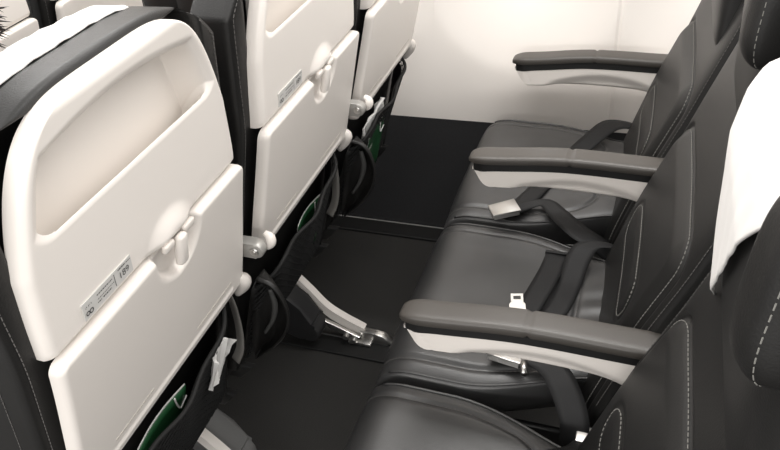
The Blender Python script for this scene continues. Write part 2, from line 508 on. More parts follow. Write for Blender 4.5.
# ---- lower back: pocket, brackets, frame
def make_pocket(parent):
    def off(a, b):
        o = -.012 - .050 * (b ** .7) * (1 - abs(a) ** 4) * (1 - .35 * ss(.2, 1, a))
        o -= .012 * math.sin(9 * a + 2 * b) * b * .5
        o -= .020 * ss(-.55, -1., a) * b
        return o
    def P(a, b):
        rim = .640 + .030 * ss(-.2, .9, a) - .035 * ss(-.7, -1, a)
        z = .360 + (rim - .360) * b
        return Vector((-.022 + a * .208, YS(z) + .020 + off(a, b), z))
    # netting
    bm = bmesh.new()
    nu, nv = 46, 30
    C = [[bm.verts.new(P(-1 + 2 * i / nu, j / nv)) for i in range(nu + 1)] for j in range(nv + 1)]
    for j in range(nv + 1):
        for i in range(nu + 1):
            if (i + j) % 2: continue
            if i + 2 <= nu and j + 1 <= nv and j - 1 >= 0:
                bm.faces.new((C[j][i], C[j-1][i+1], C[j][i+2], C[j+1][i+1]))
    for v in [v for v in bm.verts if not v.link_faces]: bm.verts.remove(v)
    o = link('mesh_pocket', bm, NET, parent, smooth=False)
    w = o.modifiers.new('net', 'WIREFRAME'); w.thickness = .0032; w.use_replace = True
    # solid backing sheet below the netting's edge and an elastic hem
    bm = bmesh.new()
    n = 40
    tube(bm, [P(-1 + 2 * i / n, 1.0) for i in range(n + 1)], .0042, 8)
    tube(bm, [P(1, j / 12) for j in range(13)], .004, 8)
    link('pocket_hem', bm, NET, o)
    # inner lining
    bm = bmesh.new()
    PF = [[P(-1 + 2 * i / 24, j / 14 * .96) + Vector((0, .006, 0)) for i in range(25)] for j in range(15)]
    slab(bm, PF, [[p + Vector((0, .002, 0)) for p in r] for r in PF])
    link('pocket_lining', bm, BACKL, o)
    # loose leather gusset gaping open at the inboard end
    rim = catmull([(-.2325, -.190, .633), (-.2325, -.217, .623), (-.2325, -.233, .594), (-.2325, -.238, .548), (-.2325, -.222, .494), (-.2325, -.186, .443), (-.2325, -.125, .385)], 6)
    inn = catmull([(-.2325, -.184, .626), (-.2325, -.165, .585), (-.2325, -.150, .525), (-.2325, -.140, .470), (-.2325, -.130, .420), (-.2325, -.122, .385)], 7)
    n = 30; bm = bmesh.new(); PF = []
    for k in range(n + 1):
        a = rim[round(k * (len(rim) - 1) / n)]; b = inn[round(k * (len(inn) - 1) / n)]
        row = []
        for i in range(9):
            t = i / 8; p = a.lerp(b, t); p.x += .034 * math.sin(math.pi * t) ** .7 + .004 * math.sin(9 * t + .4 * k); row.append(p)
        PF.append(row)
    slab(bm, PF, [[p + Vector((.002, 0, 0)) for p in r] for r in PF])
    g = link('pocket_gusset', bm, BACKL, o)
    bm = bmesh.new(); tube(bm, rim, [.0065 - .0050 * k / (len(rim) - 1) for k in range(len(rim))], 8)
    link('gusset_rim', bm, LEATHER, g)
    bm = bmesh.new()
    c = catmull([(-.2225, -.205, .600), (-.2225, -.205, .555), (-.2225, -.190, .505), (-.2225, -.165, .465)], 6)
    PF = [[p + Vector((0, -.005 - .003 * math.sin(k * .3), 0)), p + Vector((-.004, .001, 0)), p + Vector((.002, .007, 0))] for k, p in enumerate(c)]
    slab(bm, PF, [[p + Vector((.002, .001, 0)) for p in r] for r in PF])
    link('gusset_lining', bm, LINING, g)
    return o
def make_bracket(parent):
    # armrest pivot bracket between this seat and the next one outboard
    bm = bmesh.new()
    x0 = .2305
    out = []
    for k in range(13):
        th = -math.pi/2 - math.pi * k / 12; out.append((-.236 + .016 * math.cos(th), .746 + .016 * math.sin(th)))
    out += [(-.12, .763), (-.12, .732)]
    prism(bm, out, x0, x0 + .022, .004)
    br = link('armrest_bracket', bm, SILVER, parent, sharp=40)
    bm = bmesh.new()
    for r, h in ((.0085, .003), (.0045, .0045)):
        q = bmesh.ops.create_cone(bm, cap_ends=True, segments=20, radius1=r, radius2=r * .9, depth=h)
        for v in q['verts']:
            c = v.co.copy(); v.co = Vector((x0 - h/2 - .0002 + c.z * -1, -.236 + c.x, .746 + c.y))
    link('bracket_bolt', bm, STEEL, br, sharp=40)
    bm = bmesh.new()
    pts = catmull([(x0 + .027, -.246, .736), (x0 + .029, -.254, .746), (x0 + .031, -.254, .758), (x0 + .032, -.244, .766)], 6)
    tube(bm, pts, [.004 + .0055 * math.sin(math.pi * (i + 1) / (len(pts) + 1)) for i in range(len(pts))], 12)
    link('bracket_cap', bm, CREAM, br)
    return br
def make_strap(parent):
    bm = bmesh.new()
    c = catmull([(.232, -.138, .655), (.231, -.150, .62), (.229, -.152, .57), (.229, -.147, .52), (.228, -.135, .47), (.226, -.115, .43)], 8)
    L = [p + Vector((-.006, -.012, 0)) for p in c]; R = [p + Vector((.006, .012, 0)) for p in c]
    PF = [[l, l.lerp(r, .5), r] for l, r in zip(L, R)]
    slab(bm, PF, [[p + Vector((.003, .001, 0)) for p in r] for r in PF])
    return link('side_strap', bm, STRAPM, parent)
def make_frame(parent):
    bm = bmesh.new()
    tube(bm, [(-.25, -.02, .315), (.25, -.02, .315)], .02, 14); tube(bm, [(-.25, .27, .315), (.25, .27, .315)], .02, 14)
    for s in (-1, 1):
        prism(bm, [(-.06, .29), (.30, .29), (.32, .335), (-.10, .335)], s * .215 - .008, s * .215 + .008, .003)
    return link('seat_frame', bm, BLACKP, parent)

# ---- cushion
def hwC(y):
    return .247 - .085 * ss(.26, -.05, y)
def cush_top(u, y, a):
    z = .452 + .014 * (1 - abs(a) ** 3)
    # front roll
    t = max(0, (y - .345) / .085); z -= .062 * (1 - math.sqrt(max(0, 1 - min(t, 1) ** 2.4)))
    e = (1 - abs(a) ** 9) ** (1/9.) if abs(a) < 1 else 0
    z = .40 + (z - .40) * e
    # seam: inset rectangle open to the front
    d = sd_rrect(u * .247 / hwC(y), y, 0, .37, .205, .30, .07)
    z -= .005 * math.exp(-(d / .006) ** 2)
    z -= .005 * ss(0, -.06, d) * ss(.40, .30, y)
    # creases in the rear part
    z += .002 * math.sin(60 * u + 40 * y + 3 * math.sin(25 * u)) * ss(.10, .02, y)
    z += .0018 * math.sin(23 * u + 9 * y) * math.sin(17 * y + 5 * u)
    return z
def make_cushion(parent):
    bm = bmesh.new()
    ysv = lin(-.045, .33, 95) + [.33 + .10 * math.sin(math.pi/2 * i / 26) for i in range(1, 27)]
    As = [s * .7 + .3 * math.sin(math.pi/2 * s) for s in lin(-1, 1, 110)]
    PF = [[(a * hwC(y), y, cush_top(a * hwC(y), y, a)) for a in As] for y in ysv]
    PB = [[(a * hwC(y) * (.985), min(y, .425), .345 + .03 * abs(a) ** 6) for a in As] for y in ysv]
    slab(bm, PF, PB)
    o = link('seat_cushion', bm, CUSHL, parent)
    bm = bmesh.new()
    def cp(u, y):
        a = u / .247; return (a * hwC(y), y, cush_top(a * hwC(y), y, a) + .0010)
    for off in (.0035,):
        pts = []
        for k in range(40): pts.append((-.206, .425 - k * .0066))
        for k in range(1, 14):
            th = math.pi + k / 13 * math.pi/2; pts.append((-.133 + .073 * math.cos(th) + 0, .140 + .072 * math.sin(th)))
        for k in range(1, 24): pts.append((-.133 + .266 * k / 24, .068))
        for k in range(0, 13):
            th = -math.pi/2 + k / 13 * math.pi/2; pts.append((.133 + .073 * math.cos(th), .140 + .072 * math.sin(th)))
        for k in range(40): pts.append((.206, .1676 + k * .0066))
        stitches(bm, [cp(*p) for p in pts])
    link('stitching', bm, DTHREAD, o, smooth=False)
    # piping along the side edges
    for s in (-1, 1):
        bm = bmesh.new(); P = []
        for y in lin(-.03, .40, 60):
            a = .955 * s; P.append((a * hwC(y) + s * .002, y, cush_top(a * hwC(y), y, a) + .0008))
        tube(bm, P, .0026, 6)
        link('piping', bm, CUSHL, o)
    return o

# ---- armrest (local x = centre of the armrest)
def make_armrest(x, parent):
    def top(y): return .652 + .016 * ss(.34, .12, y) - .004 * ss(.10, -.07, y)
    bm = bmesh.new()
    ysv = [-.085 + .35 * i / 60 for i in range(61)] + [.265 + .085 * math.sin(math.pi/2 * i / 20) for i in range(1, 21)]
    n = 26; rings = []
    for y in ysv:
        t = max(0, (y - .300) / .05); tip = math.sqrt(max(0.0, 1 - min(1, t) ** 2.6))
        zt = top(y); H = .022 * (.25 + .75 * tip); W = .0265 * (.35 + .65 * tip)
        zc = zt - .011 - .006 * (1 - tip)
        g = .003 * math.exp(-((y - .125) / .003) ** 2)
        ring = []
        for k in range(n):
            th = 2 * math.pi * k / n
            cx, sz = math.cos(th), math.sin(th)
            px = math.copysign(abs(cx) ** .42, cx); pz = math.copysign(abs(sz) ** (.55 if sz > 0 else .4), sz)
            ring.append((x + px * (W - g), y, zc + pz * (H/2 - g)))
        rings.append(ring)
    V = [[bm.verts.new(p) for p in r] for r in rings]
    for i in range(len(V) - 1):
        for k in range(n): bm.faces.new((V[i][k], V[i][(k+1) % n], V[i+1][(k+1) % n], V[i+1][k]))
    bm.faces.new(V[0][::-1]); bm.faces.new(V[-1])
    bm3 = bmesh.new()
    A_, B_ = [], []
    for y in lin(-.085, .338, 50):
        w = .0235 * (1 - .3 * ss(.315, .338, y)); zt = top(y) - .018 - .004 * ss(.28, .34, y)
        A_.append([(x - w, y, zt - .019 + .019 * j / 4) for j in range(5)]); B_.append([(x + w, y, zt - .019 + .019 * j / 4) for j in range(5)])
    slab(bm3, A_, B_)
    # body: cream fairing with a scooped underside on both flanks
    bm2 = bmesh.new()
    ys2 = lin(-.10, .341, 90)
    def bot(y): return .565 + .008 * math.sin(math.pi * max(0, min(1, (y + .02) / .34))) - .014 * ss(.02, -.09, y)
    def tp(y): return top(y) - .035 - .004 * ss(.25, .34, y)
    PL, PR = [], []
    for y in ys2:
        z0, z1 = bot(y), tp(y)
        if y > .300: z0 += (z1 - z0 - .006) * ((y - .300) / .035) ** 2.0
        row, row2 = [], []
        for j in range(17):
            v = j / 16; z = z0 + (z1 - z0) * v
            w = .0225
            arch = .30 + .46 * math.sin(math.pi * max(0, min(1, (y + .06) / .32)))   # scoop height
            if -.06 < y < .26:
                w -= .012 * ss(arch, arch - .55, v) * ss(-.06, -.02, y) * ss(.26, .22, y)
            w -= .008 * ss(.12, 0, v)
            w -= .0012 * math.exp(-((y - .312 + (1 - v) * .022) / .002) ** 2)
            w *= 1 - .25 * ss(.315, .336, y)
            row.append((x - w, y, z)); row2.append((x + w, y, z))
        PL.append(row); PR.append(row2)
    slab(bm2, PL, PR)
    o = link('armrest', bm2, CREAM, parent, sharp=45)
    link('armrest_pad', bm, PADL, o); link('armrest_trim', bm3, BLACKP, o, sharp=40)
    for s in (-1, 1):
        bm = bmesh.new()
        stitches(bm, [(x + s * .0245, y, top(y) - .0062) for y in lin(-.06, .29, 40)], ln=.004, gap=.0025, r=.0005)
        link('stitching', bm, DTHREAD, o, smooth=False)
    # pivot disc at the rear end
    bm = bmesh.new()
    q = bmesh.ops.create_cone(bm, cap_ends=True, segments=28, radius1=.024, radius2=.024, depth=.036)
    for v in q['verts']:
        c = v.co.copy(); v.co = Vector((x + c.z, -.095 + c.x, .622 + c.y))
    link('armrest_pivot', bm, CREAM, o, sharp=40)
    return o

# ---- leg with plastic shroud
def make_leg(x, parent, mirror=False, shm=None):
    s = -1 if mirror else 1
    bm = bmesh.new()
    topc = catmull([(.09, .300), (.05, .262), (.015, .234), (-.03, .180), (-.071, .125), (-.12, .090), (-.179, .060)], 8)
    # top curve (y rel., z) in row coordinates: y is relative to the datum of the row
    T = [Vector((p[0], p[1])) for p in [(v.x, v.y) for v in [Vector((q[0], q[1], 0)) for q in topc]]]
    lo = [Vector((p.x + .012, p.y - .030)) for p in T]
    prism(bm, [(p.x, p.y) for p in T] + [(p.x, p.y) for p in reversed(lo)], x, x + s * .022, .002)
    leg = link('seat_leg', bm, CREAM, parent, sharp=40)
    # steel foot fitting
    bm = bmesh.new()
    prism(bm, [(-.165, .052), (-.165, .022), (-.20, .012), (-.245, .012), (-.262, .022), (-.235, .046), (-.21, .050)], x - .004, x + s * .018 , .003)
    prism(bm, [(-.06, .085), (-.075, .055), (-.16, .022), (-.168, .038), (-.10, .068)], x - s * .016, x - s * .004, .002)
    tube(bm, [(x - .028, -.128, .040), (x + .02, -.128, .040)], .0085, 12); tube(bm, [(x - .026, -.150, .026), (x + .02, -.150, .026)], .0095, 12)
    box(bm, (x - .022, -.20, .0105), (x + .028, -.13, .022), .003)
    link('foot_fitting', bm, STEEL, leg, sharp=40)
    # shroud
    bm = bmesh.new()
    w = .062
    out = [(.11, .30), (.06, .255), (.02, .222), (-.025, .168), (-.055, .118)]
    for k in range(9):
        th = math.radians(60) - math.radians(200) * k / 8
        out.append((-.035 - .032 * math.cos(th) , .075 + .036 * math.sin(th)))
    out += [(.05, .06), (.13, .20)]
    xa, xb = (x - s * .004, x - s * .004 - s * w)
    prism(bm, out, min(xa, xb), max(xa, xb), .008, 3)
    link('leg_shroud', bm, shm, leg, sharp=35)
    return leg

# ------------------------------------------------------------------ build one seat, then copy it
SEATX = [.5565, 1.0645, 1.5725]
def front_seat_proto():
    s = empty('airplane_seat', (SEATX[0], 0, 0))
    make_backrest(s); make_headrest(s); make_cover(s); make_cushion(s); make_frame(s)
    return s
def add_rear(s):
    make_shell(s); make_tray(s); make_placard(s); make_pocket(s); make_bracket(s); make_strap(s)

SG = 'leather airline seats in rows of three'
proto = front_seat_proto()
tag(proto, 'black leather seat at right edge, nearest of the facing row, white headrest cloth', 'seat', SG)
mid = copy_tree(proto); mid.location = (SEATX[1], 0, 0)
tag(mid, 'middle black leather seat of the facing row between two armrests', 'seat', SG)
win = copy_tree(proto); win.location = (SEATX[2], 0, 0)
tag(win, 'black leather seat of the facing row beside the cream cabin wall', 'seat', SG)
for ch in list(mid.children):
    if ch.name.startswith('headrest_cover'): bpy.data.objects.remove(ch)
    elif ch.name.startswith('headrest'): ch.location.y = -.026
for ch in list(win.children):
    if ch.name.startswith('headrest_cover'): bpy.data.objects.remove(ch)
A1 = copy_tree(proto); A1.location = (SEATX[0], PITCH - .005, 0)
add_rear(A1)
A2 = copy_tree(A1); A2.location = (SEATX[1], PITCH - .005, 0)
A3 = copy_tree(A1); A3.location = (SEATX[2], PITCH - .005, 0)
C2 = copy_tree(A1); C2.location = (SEATX[1], 2 * PITCH, 0)
C3 = copy_tree(A1); C3.location = (SEATX[2], 2 * PITCH, 0)
for seat in (A3, C3):
    for ch in list(seat.children):
        if ch.name.startswith('side_strap'): bpy.data.objects.remove(ch)
        elif ch.name.startswith('armrest_bracket'):
            for g in list(ch.children): bpy.data.objects.remove(g)
            bpy.data.objects.remove(ch)
tag(A1, 'large cream-backed seat at left with open recess above its tray table', 'seat', SG)
tag(A2, 'cream-backed seat in the middle of the row ahead, behind the nearest seat back', 'seat', SG)
tag(A3, 'cream-backed seat of the row ahead nearest the cabin wall', 'seat', SG)
tag(C2, 'seat back at top left corner two rows ahead, beside the dark hair', 'seat', SG)
tag(C3, 'seat back two rows ahead showing just above the white headrest cloth at left', 'seat', SG)
# armrests of the facing row and legs
make_armrest(-.2545, mid); make_armrest(-.2545, win); make_armrest(.2535, win)
def leg_at(seat, lx, mirror, shm): make_leg(lx, seat, mirror, shm)
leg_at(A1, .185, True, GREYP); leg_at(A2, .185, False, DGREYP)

# ------------------------------------------------------------------ seat belts
def buckle_mesh(parent, M, name='buckle'):
    bm = bmesh.new()
    # hollow steel body: lid plate, base plate and two cheeks
    box(bm, (-.034, -.029, .011), (.034, .029, .016), .002, 2)
    box(bm, (-.031, -.026, 0), (.031, .026, .0035), .0015, 2)
    box(bm, (-.031, -.026, .001), (.031, -.022, .013), .001, 1); box(bm, (-.031, .022, .001), (.031, .026, .013), .001, 1)
    for v in bm.verts:
        if v.co.x > 0: v.co.z -= v.co.x * .12; v.co.y *= 1 - .12 * v.co.x / .03
        v.co = M @ v.co
    return link(name, bm, STEEL, parent, sharp=40)
def belt_obj(label): return empty('seat_belt', (0, 0, 0), label, 'seat belt', 'lap belts on the facing row')
Z0 = .474
def zc(x, y, extra=.004):
    i = min(range(3), key=lambda k: abs(SEATX[k] - x)); u = x - SEATX[i]; a = max(-.93, min(.93, u / hwC(y)))
    return cush_top(a * hwC(y), y, a) + extra
# window seat belt: both halves joined at the buckle
b1 = belt_obj('buckled black lap belt with silver buckle on the seat beside the wall')
bm = bmesh.new()
L = [(1.790, -.03, .465), (1.788, .025, .486), (1.772, .088, .492), (1.700, .135, .480), (1.630, .175, zc(1.63, .175)), (1.50, .225, zc(1.5, .225)), (1.40, .262, zc(1.40, .262, .006)), (1.345, .292, zc(1.36, .292, .010))]
R = [(1.765, -.03, .465), (1.755, .005, .482), (1.735, .045, .490), (1.680, .085, .480), (1.612, .125, zc(1.612, .125)), (1.49, .178, zc(1.49, .178)), (1.39, .215, zc(1.39, .215, .006)), (1.335, .247, zc(1.36, .247, .010))]
ribbon(bm, L, R)
link('webbing', bm, BELT, b1)
bm = bmesh.new()
L = [(1.300, .015, .430), (1.302, .035, .455), (1.320, .080, .470), (1.365, .130, .476), (1.400, .175, .478), (1.385, .230, .478), (1.350, .270, .480)]
R = [(1.262, .030, .425), (1.262, .060, .452), (1.280, .110, .468), (1.325, .160, .476), (1.372, .190, .474), (1.372, .205, .472), (1.338, .238, .474)]
ribbon(bm, L, R)
link('webbing', bm, BELT, b1)
M = Matrix.Translation((1.335, .275, .474)) @ Matrix.Rotation(math.radians(118), 4, 'Z') @ Matrix.Rotation(math.radians(6), 4, 'X')
buckle_mesh(b1, M)
# middle seat: outboard half with the tongue, folded back over the cushion
b2 = belt_obj('black lap belt half with flat metal tongue lying across the middle seat')
bm = bmesh.new()
L = [(1.262, -.02, .455), (1.255, .030, .485), (1.238, .090, .488), (1.20, .110, .478), (1.13, .116, zc(1.13, .116)), (1.06, .128, zc(1.06, .128)), (.99, .150, zc(.99, .150, .006)), (.965, .158, zc(.97, .158, .006))]
R = [(1.245, -.03, .450), (1.240, .005, .480), (1.228, .042, .487), (1.19, .058, .478), (1.12, .068, zc(1.12, .068)), (1.05, .080, zc(1.05, .080)), (.98, .102, zc(.98, .102, .006)), (.955, .110, zc(.96, .110, .006))]
ribbon(bm, L, R); link('webbing', bm, BELT, b2); bm = bmesh.new()
L = [(1.226, .155, zc(1.226, .155)), (1.16, .162, zc(1.16, .162, .005)), (1.09, .175, zc(1.09, .175, .006)), (1.02, .190, zc(1.02, .19, .008)), (.975, .197, zc(.975, .197, .008))]
R = [(1.226, .106, zc(1.226, .106, .006)), (1.15, .113, zc(1.15, .113, .008)), (1.08, .126, zc(1.08, .126, .009)), (1.01, .142, zc(1.01, .142, .010)), (.965, .150, zc(.965, .150, .010))]
ribbon(bm, L, R)
box(bm, (1.218, .103, zc(1.222, .13) - .002), (1.226, .158, zc(1.222, .13) + .005), .0015)
link('webbing', bm, BELT, b2)
bm = bmesh.new()      # tongue plate with a slot
out = [(-.024, -.017), (.012, -.017), (.012, -.026), (.026, -.026), (.026, .026), (.012, .026), (.012, .017), (-.024, .017)]
A = [(-.024, -.017), (.008, -.017), (.012, -.022), (.030, -.022), (.030, .022), (.012, .022), (.008, .017), (-.024, .017)]
I = [(-.016, -.010), (-.006, -.010), (-.006, -.010), (-.004, -.010), (-.004, .010), (-.006, .010), (-.006, .010), (-.016, .010)]
for zz in (0, .003):
    va = [bm.verts.new((p[0], p[1], zz)) for p in A]; vi = [bm.verts.new((p[0], p[1], zz)) for p in I]
    for k in range(8):
        try: bm.faces.new((va[k], va[(k+1) % 8], vi[(k+1) % 8], vi[k]))
        except ValueError: pass
    if zz == 0: v0, i0 = va, vi
for k in range(8):
    bm.faces.new((v0[k], v0[(k+1) % 8], va[(k+1) % 8], va[k])); bm.faces.new((i0[k], i0[(k+1) % 8], vi[(k+1) % 8], vi[k]))
M = Matrix.Translation((1.043, .188, zc(1.05, .190, .012))) @ Matrix.Rotation(math.radians(193), 4, 'Z') @ Matrix.Rotation(math.radians(8), 4, 'Y') @ Matrix.Scale(.75, 4)
for v in bm.verts: v.co = M @ v.co
link('tongue', bm, STEEL, b2, smooth=False)
# middle seat: inboard half with buckle, under the near armrest
b3 = belt_obj('black lap belt half with silver buckle end under the nearest armrest')
bm = bmesh.new()
L = [(.782, .065, .36), (.786, .062, .40), (.800, .066, .435), (.835, .088, .462), (.868, .118, .476), (.880, .165, .480)]
R = [(.775, .012, .36), (.780, .012, .40), (.806, .014, .440), (.850, .036, .466), (.892, .072, .478), (.905, .150, .482)]
ribbon(bm, L, R)
link('webbing', bm, BELT, b3)
M = Matrix.Translation((.893, .178, .468)) @ Matrix.Rotation(math.radians(80), 4, 'Z') @ Matrix.Rotation(math.radians(18), 4, 'X')
buckle_mesh(b3, M)
bm = bmesh.new(); tube(bm, [(.846, .138, .486), (.880, .145, .484)], .0065, 12)
link('buckle_pin', bm, STEEL, b3)
# anchor bracket of the near seat, low behind
b4 = belt_obj('belt anchor with a scrap of webbing low beside the nearest seat back')
bm = bmesh.new(); box(bm, (.762, .004, .418), (.806, .034, .424), .002); box(bm, (.780, .024, .36), (.790, .034, .421), .002)
link('anchor_plate', bm, STEEL, b4)
bm = bmesh.new()
ribbon(bm, [(.770, .002, .425), (.735, .010, .45), (.69, .05, .476), (.62, .09, .482)], [(.770, .036, .425), (.735, .050, .45), (.69, .095, .476), (.63, .138, .482)])
link('webbing', bm, BELT, b4)

# ------------------------------------------------------------------ things in the seat pockets
def pocket_pt(seat_i, u, z, off): return Vector((SEATX[seat_i] + u, PITCH - .008 + YS(z) + off, z))
def card(seat_i, u0, u1, z0, z1, off, label, tilt=0.0):
    # thin folded leaflet, standing in the pocket; green face, pale edges and curve mark
    def P(s, t, o): 
        u = u0 + (u1 - u0) * s; z = z0 + (z1 - z0) * t + tilt * (s - .5)
        return pocket_pt(seat_i, u, z, off + o + .008 * math.sin(math.pi * s))
    root = bmesh.new()
    us, ts = lin(0, 1, 14), lin(0, 1, 8)
    slab(root, [[P(s, t, -.0012) for s in us] for t in ts], [[P(s, t, 0) for s in us] for t in ts])
    o = link('safety_card', root, GREEN, None); tag(o, label, 'card', 'green safety cards in the seat pockets')
    bm = bmesh.new()
    slab(bm, [[P(s, t, .0003) for s in us] for t in lin(0, 1.02, 8)], [[P(s, t, .0016) for s in us] for t in lin(0, 1.02, 8)])
    # white curve mark in the upper right corner
    pts = [P(.80 + .20 * (k / 10), .98 - .26 * math.sin(math.pi * .5 * min(1, k / 5)) + .10 * max(0, k - 5) / 5, -.0016) for k in range(11)]
    tube(bm, pts, .0016, 6)
    random.seed(seat_i)
    s = .18
    while s < .52:
        w = random.uniform(.010, .022); q = [P(s, .60, -.0016), P(s + w, .60, -.0016), P(s + w, .655, -.0016), P(s, .655, -.0016)]
        bm.faces.new([bm.verts.new(p) for p in q]); s += w + .008
    link('card_print', bm, WHITEP, o, smooth=False)
    return o
card(0, -.125, .012, .47, .634, -.012, 'green safety card in the pocket of the largest seat back, lower left')
card(1, -.045, .075, .47, .612, -.012, 'green safety card in the pocket of the middle seat back')
card(2, -.165, -.045, .45, .600, -.034, 'green safety card below white paper in the pocket nearest the wall')
def leaflet(seat_i, pts, off, label, name):
    bm = bmesh.new()
    n = len(pts)
    A = [bm.verts.new(pocket_pt(seat_i, u, z, off - .010 * math.sin(k * 2.1))) for k, (u, z) in enumerate(pts)]
    B = [bm.verts.new(v.co + Vector((0, .006, 0))) for v in A]
    bm.faces.new(A); bm.faces.new(B[::-1])
    for i in range(n): bm.faces.new((A[i], A[(i+1) % n], B[(i+1) % n], B[i]))
    bmesh.ops.triangulate(bm, faces=[f for f in bm.faces if len(f.verts) > 4])
    bmesh.ops.subdivide_edges(bm, edges=bm.edges[:], cuts=2, use_grid_fill=True)
    random.seed(4)
    for v in bm.verts: v.co.y += random.uniform(-.0035, .0035)
    o = link(name, bm, WHITEP, None, smooth=False); return tag(o, label, 'paper')
leaflet(0, [(.060, .560), (.066, .635), (.085, .640), (.112, .648), (.130, .625), (.118, .580), (.090, .555)], -.035, 'crumpled white paper bag in the pocket of the largest seat back', 'paper_bag')
leaflet(2, [(-.165, .48), (-.170, .585), (-.150, .62), (-.10, .640), (-.07, .668), (-.06, .640), (-.045, .655), (-.035, .600), (-.075, .595), (-.13, .56)], -.020, 'torn white paper sticking out of the pocket nearest the wall', 'paper_bag')

# ------------------------------------------------------------------ passenger in the nearest seat ahead (only hair and sleeve are in view)
def skin_mesh(name, joints, edges, material, parent=None, sub=2):
    me = bpy.data.meshes.new(name); me.from_pydata([j[0] for j in joints], edges, [])
    o = bpy.data.objects.new(name, me); COL.objects.link(o)
    m = o.modifiers.new('skin', 'SKIN'); m.use_smooth_shade = True
    for i, j in enumerate(joints):
        r = j[1]; me.skin_vertices[0].data[i].radius = r if isinstance(r, tuple) else (r, r)
    me.skin_vertices[0].data[0].use_root = True
    s = o.modifiers.new('sub', 'SUBSURF'); s.levels = sub; s.render_levels = sub
    dg = bpy.context.evaluated_depsgraph_get(); dg.update()
    me2 = bpy.data.meshes.new_from_object(o.evaluated_get(dg)); bpy.data.objects.remove(o)
    me2.materials.append(material)
    o = bpy.data.objects.new(name, me2); COL.objects.link(o)
    for p in me2.polygons: p.use_smooth = True
    if parent: o.parent = parent
    return o
px, py = .556, PITCH - .03
per = empty('person', (px, py, .507), 'passenger with black hair in the nearest seat ahead, mostly hidden by its back', 'person')
def J(x, y, z): return (x, y, z - .46)       # local
hx = .035
J_ = [(J(0, .01, .54), (.13, .10)), (J(0, .02, .70), (.13, .09)), (J(0, .035, .88), (.145, .10)), (J(.005, .04, 1.02), (.12, .075)), (J(.010, .045, 1.09), .052),
      (J(hx, .055, 1.14), .056), (J(hx, .055, 1.215), (.076, .088)), (J(hx, .05, 1.28), (.070, .080)),
      (J(-.165, .035, 1.00), .058), (J(-.205, .10, .76), .045), (J(-.135, .30, .69), .034), (J(-.115, .37, .69), .028),
      (J(.165, .035, 1.00), .058), (J(.195, .10, .76), .045), (J(.12, .30, .69), .034), (J(.10, .37, .69), .028),
      (J(-.09, .08, .535), .085), (J(-.10, .45, .54), .066), (J(-.10, .47, .14), .045), (J(-.10, .57, .07), .038),
      (J(.09, .08, .535), .085), (J(.10, .45, .54), .066), (J(.10, .47, .14), .045), (J(.10, .57, .07), .038)]
E_ = [(0,1),(1,2),(2,3),(3,4),(4,5),(5,6),(6,7),(3,8),(8,9),(9,10),(10,11),(3,12),(12,13),(13,14),(14,15),(0,16),(16,17),(17,18),(18,19),(0,20),(20,21),(21,22),(22,23)]
body = skin_mesh('body', J_, E_, SKIN, per)
# hands: palm and five fingers each, resting on the lap
for s, bx in ((-1, -.112), (1, .098)):
    jj = [(J(bx, .375, .690), (.030, .014)), (J(bx - s * .004, .435, .680), (.034, .012))]; ee = [(0, 1)]
    for f, (dx, ln) in enumerate(((-.026, .062), (-.009, .074), (.009, .070), (.025, .055))):
        b0 = len(jj)
        jj += [(J(bx + dx, .445, .680), .0095), (J(bx + dx * 1.1, .445 + ln * .5, .672), .0085), (J(bx + dx * 1.1, .445 + ln * .9, .652), .0075)]
        ee += [(1, b0), (b0, b0+1), (b0+1, b0+2)]
    b0 = len(jj); jj += [(J(bx - s * -.030, .400, .684), .011), (J(bx + s * .048, .432, .676), .010), (J(bx + s * .054, .460, .668), .0085)]
    ee += [(0, b0), (b0, b0+1), (b0+1, b0+2)]
    skin_mesh('hand', jj, ee, SKIN, per, 1)
def grow(idx, edges, k, name, material):
    mp = {i: n for n, i in enumerate(idx)}
    return skin_mesh(name, [(J_[i][0], tuple(r * k for r in (J_[i][1] if isinstance(J_[i][1], tuple) else (J_[i][1],) * 2))) for i in idx], [(mp[a], mp[b]) for a, b in edges], material, per)
grow([0,1,2,3,8,9,10,12,13,14], [(0,1),(1,2),(2,3),(3,8),(8,9),(9,10),(3,12),(12,13),(13,14)], 1.10, 'jacket', JACKET)
grow([0,16,17,18,20,21,22], [(0,16),(16,17),(17,18),(0,20),(20,21),(21,22)], 1.10, 'trousers', TROUS)
for s in (-1, 1):
    bm = bmesh.new(); box(bm, (s*.10 - .045, .43, -.506), (s*.10 + .045, .70, -.417), .03, 3)
    link('shoe', bm, BLACKP, per)
# face
bm = bmesh.new()
tube(bm, catmull([J(hx, .145, 1.235), J(hx, .158, 1.205), J(hx, .150, 1.190)], 4), [.008, .009, .010, .012, .013, .014, .013, .012, .010][:9], 10)
link('nose', bm, SKIN, per)
for s in (-1, 1):
    bm = bmesh.new(); r = bmesh.ops.create_uvsphere(bm, u_segments=14, v_segments=10, radius=.012)
    for v in r['verts']: v.co += Vector(J(hx + s * .032, .128, 1.232))
    link('eye', bm, WHITEP, per)
    bm = bmesh.new(); r = bmesh.ops.create_uvsphere(bm, u_segments=14, v_segments=10, radius=1)
    for v in r['verts']: v.co = Vector((v.co.x * .010, v.co.y * .018, v.co.z * .030)) + Vector(J(hx + s * .080, .05, 1.215))
    link('ear', bm, SKIN, per)
bm = bmesh.new(); tube(bm, catmull([J(hx - .024, .132, 1.160), J(hx, .142, 1.158), J(hx + .024, .132, 1.160)], 5), .005, 8)
link('mouth', bm, mat('lips', (.32, .12, .10), .5), per)
